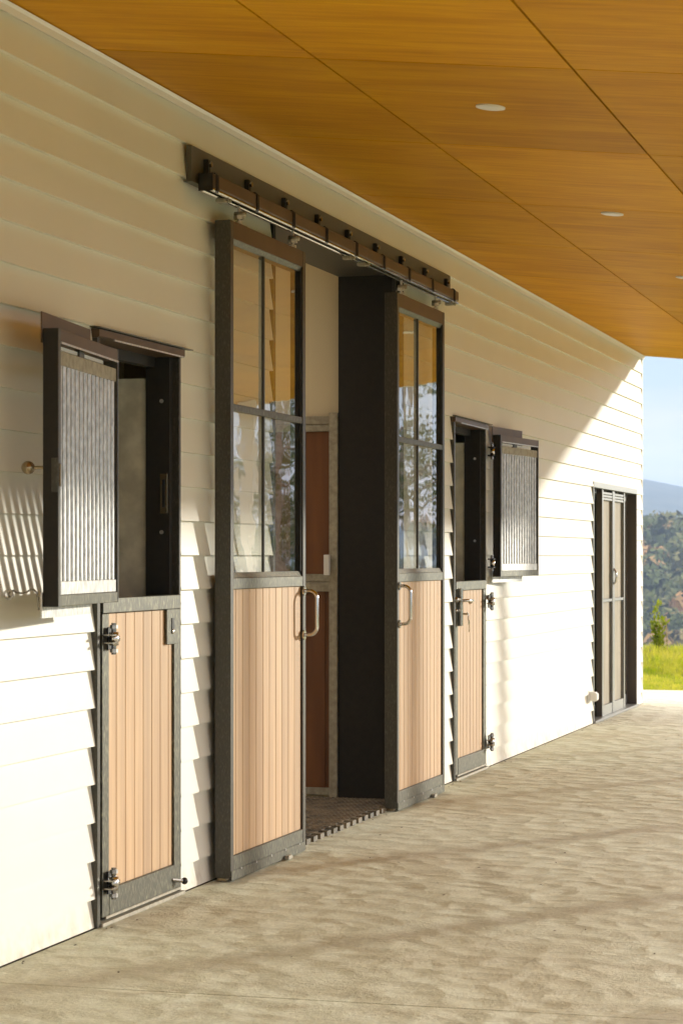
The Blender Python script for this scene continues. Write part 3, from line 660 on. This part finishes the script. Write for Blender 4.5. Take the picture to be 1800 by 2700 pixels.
for q in range(9):
    yy = 9.435 + q * .562
    for dy in (-.013, .007):
        MB().prism([(.0365, 3.113), (.112, 3.113), (.1215, 3.103), (.1215, 3.034), (.112, 3.022), (.1158, 3.0305), (.1158, 3.1075), (.0365, 3.1075)], (yy + dy, yy + dy + .008)).build('clamp_band', 'blackbolt', tr)
    MB().box(.0365, .058, yy + .052, yy + .082, 3.119, 3.185, bev=.002).build('clamp_lug', 'black', tr)
    MB().tube([(.0585, yy + .067, 3.163), (.070, yy + .067, 3.163)], .013, 6).build('clamp_nut', 'hinge', tr)
for yy in (9.60, 11.62, 11.905, 13.93):
    MB().box(.060, .105, yy - .022, yy + .022, 3.008, 3.0275, bev=.003).build('end_stop', 'galvdull', tr)
    MB().tube([(.105, yy, 3.016), (.125, yy, 3.016)], .009, 8).build('stop_screw', 'galvdull', tr)
place(tr)

# ---------------------------------------------------------------- screened sliding door at the far end
sd = thing('screen_door', 'aluminium framed glass and screen sliding door near the end of the building', 'sliding screen door', (0, 20.8, 0))
box('head', 'alu', sd, -.12, .014, 19.60, 22.05, 2.040, 2.089, bev=.002)
box('sill', 'alu', sd, -.12, .030, 19.60, 22.05, .002, .022, bev=.002)
box('left_jamb', 'alu', sd, -.12, .012, 19.60, 19.63, .0225, 2.0395)
box('right_jamb', 'bronze', sd, -.12, .012, 22.012, 22.05, .0225, 2.0395)
for (a, b) in ((19.6305, 20.50), (21.20, 22.0115)):
    box('fixed_stile', 'bronze', sd, -.105, -.075, b - .07, b - .0005, .023, 2.039); box('fixed_stile', 'alu', sd, -.105, -.075, a, a + .06, .023, 2.039)
    box('fixed_rail', 'alu', sd, -.105, -.075, a + .0605, b - .0705, .023, .12); box('fixed_rail', 'alu', sd, -.105, -.075, a + .0605, b - .0705, 1.97, 2.039)
    box('glass_pane', 'glass', sd, -.093, -.087, a + .0605, b - .0705, .1205, 1.9695)
box('added_pale_sheet', 'inner', sd, -.150, -.140, 19.62, 22.03, .0, 2.05)  # pale sheet added behind the panes, standing in for sky reflected in them
for (a, b) in ((20.165, 20.780), (20.785, 21.43)):
    box('screen_stile', 'bronze', sd, -.062, -.014, a, a + .012, .0235, 2.039)
    box('screen_stile', 'alu', sd, -.0138, -.008, a, a + .060, .0235, 2.039)
    box('screen_stile', 'alu', sd, -.062, -.008, b - .055, b - .001, .0235, 2.039, bev=.001)
    box('screen_rail', 'alu', sd, -.045, -.012, a + .0605, b - .056, .0235, .115, bev=.001)
    for q in range(3): box('screen_rail', 'alu', sd, -.045, -.012, a + .0605, b - .056, 1.945 + q * .026, 1.966 + q * .026, bev=.002)
    box('screen_rail', 'alu', sd, -.045, -.012, a + .0605, b - .056, 1.035, 1.060, bev=.001)
    box('insect_screen', 'screen', sd, -.040, -.036, a + .0605, b - .056, .1155, 1.034); box('insect_screen', 'screen', sd, -.040, -.036, a + .0605, b - .056, 1.0605, 1.9445)
MB().tube([(-.01, 20.775, 1.19), (.012, 20.77, 1.21), (.020, 20.77, 1.26), (.012, 20.77, 1.31), (-.01, 20.775, 1.33)], .010, 10).build('pull_handle', 'chrome', sd, smooth=True)
place(sd)
# small wall outlet cowl
vt = thing('wall_outlet', 'small white plastic outlet cowl low on the wall left of the screen door', 'wall vent', (.03, 19.4, .2))
MB().prism([(.012, .215), (.060, .205), (.078, .220), (.078, .268), (.060, .284), (.012, .288)], (19.38, 19.47)).build('cowl', 'trim', vt)
MB().box(.0, .0118, 19.35, 19.50, .19, .30, bev=.002).build('flange', 'trim', vt); place(vt)

# ---------------------------------------------------------------- grass, shrub, stake
def blades(name, rects, label):
    rnd = random.Random(5); vs = []; fs = []
    for (xa, xb, ya_, yb_, n, h0, h1) in rects:
        for _ in range(n):
            x = rnd.uniform(xa, xb); y = rnd.uniform(ya_, yb_); zz = hgt(x, y)
            tall = max(0, min(1, (y - 27.6) / 1.2)) * (.55 + .6 * abs(mnoise.noise(Vector((x * 1.6, y * .9, 0)))) * 2)
            h = rnd.uniform(h0, h1) * (1 + 2.1 * tall); a = rnd.uniform(0, 6.28); w = rnd.uniform(.003, .007) * (1 + .5 * tall); lean = rnd.uniform(.1, .7) * h
            lx, ly = math.cos(a) * lean, math.sin(a) * lean; px, py = -math.sin(a) * w, math.cos(a) * w; b0 = len(vs)
            vs += [(x - px, y - py, zz), (x + px, y + py, zz), (x + px * .8 + lx * .35, y + py * .8 + ly * .35, zz + h * .6), (x - px * .8 + lx * .35, y - py * .8 + ly * .35, zz + h * .6), (x + lx, y + ly, zz + h)]
            fs += [(b0, b0 + 1, b0 + 2, b0 + 3), (b0 + 3, b0 + 2, b0 + 4)]
    me = bpy.data.meshes.new(name); me.from_pydata(vs, [], fs); me.materials.append(M['grass'])
    o = bpy.data.objects.new(name, me); COL.objects.link(o); tag(o, label, 'grass', kind='stuff')
blades('grass', [(-3.2, 1.6, 24.75, 28.2, 26000, .035, .075), (-3.4, 1.2, 27.8, 33.5, 34000, .04, .085), (1.6, 12, 24.75, 29, 20000, .03, .08), (1.6, 12, 29, 36, 14000, .05, .10)], 'bright green grass at the edge of the concrete')

def leafy(mb, c, d, size, rnd, n=1):
    for _ in range(n):
        a = Vector((rnd.gauss(0, 1), rnd.gauss(0, 1), rnd.gauss(0, 1))).normalized(); ax = (d + a * .8).normalized(); sd_ = ax.cross(a).normalized() * size * .28
        p = Vector(c) + a * size * .3
        q = [p, p + ax * size * .5 + sd_, p + ax * size, p + ax * size * .5 - sd_]
        mb.bm.faces.new([mb.bm.verts.new(v) for v in q])
rnd = random.Random(8)
sx, sy = -.90, 30.0; g0 = hgt(sx, sy)
sh = thing('shrub', 'young leafy shrub standing in the grass beyond the corner', 'shrub', (sx, sy, g0))
ms = MB(); ml = MB()
for q in range(5):
    a = rnd.uniform(0, 6.28); hh = (.74, .62, .54, .46, .38)[q]; tip = Vector((sx + math.cos(a) * .11 * (q > 0) - .05 * (q == 0), sy + math.sin(a) * .1, g0 + hh))
    base = Vector((sx + rnd.uniform(-.03, .03), sy, g0)); path = [base.lerp(tip, i / 6) + Vector((rnd.uniform(-.012, .012), 0, 0)) for i in range(7)]
    ms.tube(path, .006, 5, r2=.002)
    for i in range(95):
        f = rnd.uniform(.12, 1.03); p = base.lerp(tip, f); leafy(ml, p + Vector((rnd.gauss(0, .022), rnd.gauss(0, .022), 0)), Vector((0, 0, .7)), rnd.uniform(.05, .085), rnd)
ms.build('stem', 'stalk', sh); ml.build('foliage', 'shrubleaf', sh); place(sh)
st = MB(); st.tube([(-.80, 30.0, hgt(-.8, 30) - .02), (-.83, 30.0, .66)], .009, 6); tag(st.build('garden_stake', 'stalk'), 'thin leaning wooden stake beside the young shrub', 'stake')
ds = MB()
for (x, dx, hh) in ((-1.12, -.14, .36), (-1.06, .07, .30), (-.98, -.05, .42), (-.70, .26, .40), (-.66, .16, .22), (-1.30, .34, .36)):
    ds.tube([(x, 29.8, hgt(x, 29.8)), (x + dx * .5, 29.8, hh * .55), (x + dx, 29.8, hh)], .0035, 4, r2=.0015)
tag(ds.build('dry_stalks', 'stalk'), 'dry bent stalks sticking out of the long grass', 'dry stalks', kind='stuff')

# small dry leaves and grit lying on the concrete
dl = MB(); rq = random.Random(17)
for q in range(150):
    x = rq.uniform(.02, .10) if q < 60 else rq.uniform(.1, 4.0); y = rq.uniform(7.4, 23); l_ = rq.uniform(.004, .012); w_ = l_ * rq.uniform(.3, .8); a = rq.uniform(0, 3.1); ca, sa_ = math.cos(a), math.sin(a)
    pts = [(x + u * ca - v * sa_, y + u * sa_ + v * ca, .001 + h_) for u, v, h_ in ((-l_, 0, 0), (0, -w_, .002), (l_, 0, .001), (0, w_, .003))]
    top = dl.bm.verts.new((x, y, .005)); vv = [dl.bm.verts.new(p) for p in pts]
    for i in range(4): dl.bm.faces.new([vv[i], vv[(i + 1) % 4], top])
tag(dl.build('leaf_litter', 'dirt'), 'tiny dry leaf scraps and grit on the concrete', 'leaf litter', kind='stuff')
# ---------------------------------------------------------------- garden trees (reflected in the door glass)
def tree(x, y, h, cr, tr_, seed, label, drop=0.0, dens=1.0):
    rnd = random.Random(seed); g = hgt(x, y)
    t = thing('gum_tree', label, 'tree', (x, y, g)); mt_ = MB(); mlf = MB()
    top = Vector((x + rnd.uniform(-.3, .3), y, g + h * .92)); base = Vector((x, y, g - .2)); n = 9
    mt_.tube([base.lerp(top, i / n) + Vector((math.sin(i * 1.1 + seed) * .06 * h / 6, 0, 0)) for i in range(n + 1)], tr_, 10, r2=tr_ * .25)
    for b in range(11):
        f = rnd.uniform(.35, .95); p = base.lerp(top, f); a = rnd.uniform(0, 6.28); ln = cr * rnd.uniform(.6, 1.1)
        e = p + Vector((math.cos(a) * ln, math.sin(a) * ln, rnd.uniform(-.1, .55) * ln)); mid = p.lerp(e, .5) + Vector((0, 0, .15 * ln)); e2 = e - Vector((0, 0, drop * rnd.uniform(.3, 1)))
        mt_.tube([p, p.lerp(mid, .6), mid, e, e2], tr_ * .28, 6, r2=.012)
        for c in range(int(15 * dens)):
            q = mid.lerp(e, rnd.random()) if rnd.random() < .7 else e.lerp(e2, rnd.random()); q = q + Vector((rnd.gauss(0, .22), rnd.gauss(0, .22), rnd.gauss(0, .2))) * cr * .45
            for _ in range(26): leafy(mlf, q + Vector((rnd.gauss(0, .16), rnd.gauss(0, .16), rnd.gauss(0, .15))), Vector((0, 0, -1)), rnd.uniform(.07, .14), rnd)
    mt_.build('trunk', 'bark', t, smooth=True); mlf.build('crown', 'gumleaf', t); place(t)
tree(9.2, 39.0, 9.0, 1.1, .13, 4, 'slim pale trunked gum tree seen in the near door glass', drop=.5, dens=.5)
tree(11.0, 44.5, 8.5, 2.2, .10, 7, 'bushy gum tree right of the slim one, seen in the near door glass', drop=.8)
tree(7.6, 42.0, 8.8, 2.3, .12, 9, 'drooping gum tree seen high in the far door glass', drop=1.4)
tree(14.5, 52.0, 7.0, 2.6, .15, 12, 'low spreading gum tree at the back of the garden', drop=.6)
tree(12.2, 60.0, 6.0, 2.4, .12, 15, 'small round gum tree farthest back in the garden', drop=.3)

# ---------------------------------------------------------------- forest on the hillside
def forest():
    rnd = random.Random(21); vs = []; fs = []; tint = []; cnt = 0
    while cnt < 900:
        az = rnd.uniform(-.36, .62) if rnd.random() < .6 else rnd.uniform(-.20, -.08); r = rnd.uniform(395, 700)
        x, y = math.sin(az) * r, 24 + math.cos(az) * r; g = hgt(x, y); cnt += 1
        hh = rnd.uniform(7, 13); cw = rnd.uniform(3.2, 5.6); tn = max(0, min(1, .45 + .55 * mnoise.noise(Vector((x * .02, y * .02, 7))) + rnd.gauss(0, .22)))
        lobes = [(Vector((x + rnd.gauss(0, cw * .45), y + rnd.gauss(0, cw * .45), g + hh - cw * .7 + rnd.gauss(0, cw * .4))), cw * rnd.uniform(.42, .7)) for _ in range(6)]
        for c, rad_ in lobes:
            for _ in range(42):
                d = Vector((rnd.gauss(0, 1), rnd.gauss(0, 1), rnd.gauss(0, 1))).normalized(); p = c + d * rad_ * rnd.uniform(.75, 1.1)
                u = d.cross(Vector((rnd.gauss(0, 1), rnd.gauss(0, 1), rnd.gauss(0, 1)))).normalized(); v = d.cross(u); s_ = rad_ * .30; u = u + d * rnd.uniform(-.5, .5)
                b0 = len(vs); vs += [p - u * s_ - v * s_, p + u * s_ - v * s_, p + v * s_ * 1.2]; fs.append((b0, b0 + 1, b0 + 2)); tint.append(max(0, min(1, tn + rnd.gauss(0, .06))))
    me = bpy.data.meshes.new('forest'); me.from_pydata([tuple(v) for v in vs], [], fs); me.materials.append(M['forest'])
    at = me.attributes.new('tint', 'FLOAT', 'FACE'); at.data.foreach_set('value', tint)
    o = bpy.data.objects.new('forest', me); COL.objects.link(o); tag(o, 'mixed green and russet forest covering the hillside', 'forest', kind='stuff')
forest()

# ---------------------------------------------------------------- haze
hz = MB().box(-4200, 4200, -4200, 4200, -50, 190).build('haze', 'trim', kind='stuff')
hm = bpy.data.materials.new('haze_air'); hm.use_nodes = True; t = hm.node_tree; t.nodes.clear()
o = N(t, 'ShaderNodeOutputMaterial'); pvn = N(t, 'ShaderNodeVolumePrincipled'); pvn.inputs['Color'].default_value = (.50, .68, 1, 1); pvn.inputs['Density'].default_value = 2.6e-4
t.links.new(pvn.outputs[0], o.inputs['Volume']); hz.data.materials.clear(); hz.data.materials.append(hm)
tag(hz, 'thin blue air haze over the valley', 'haze')
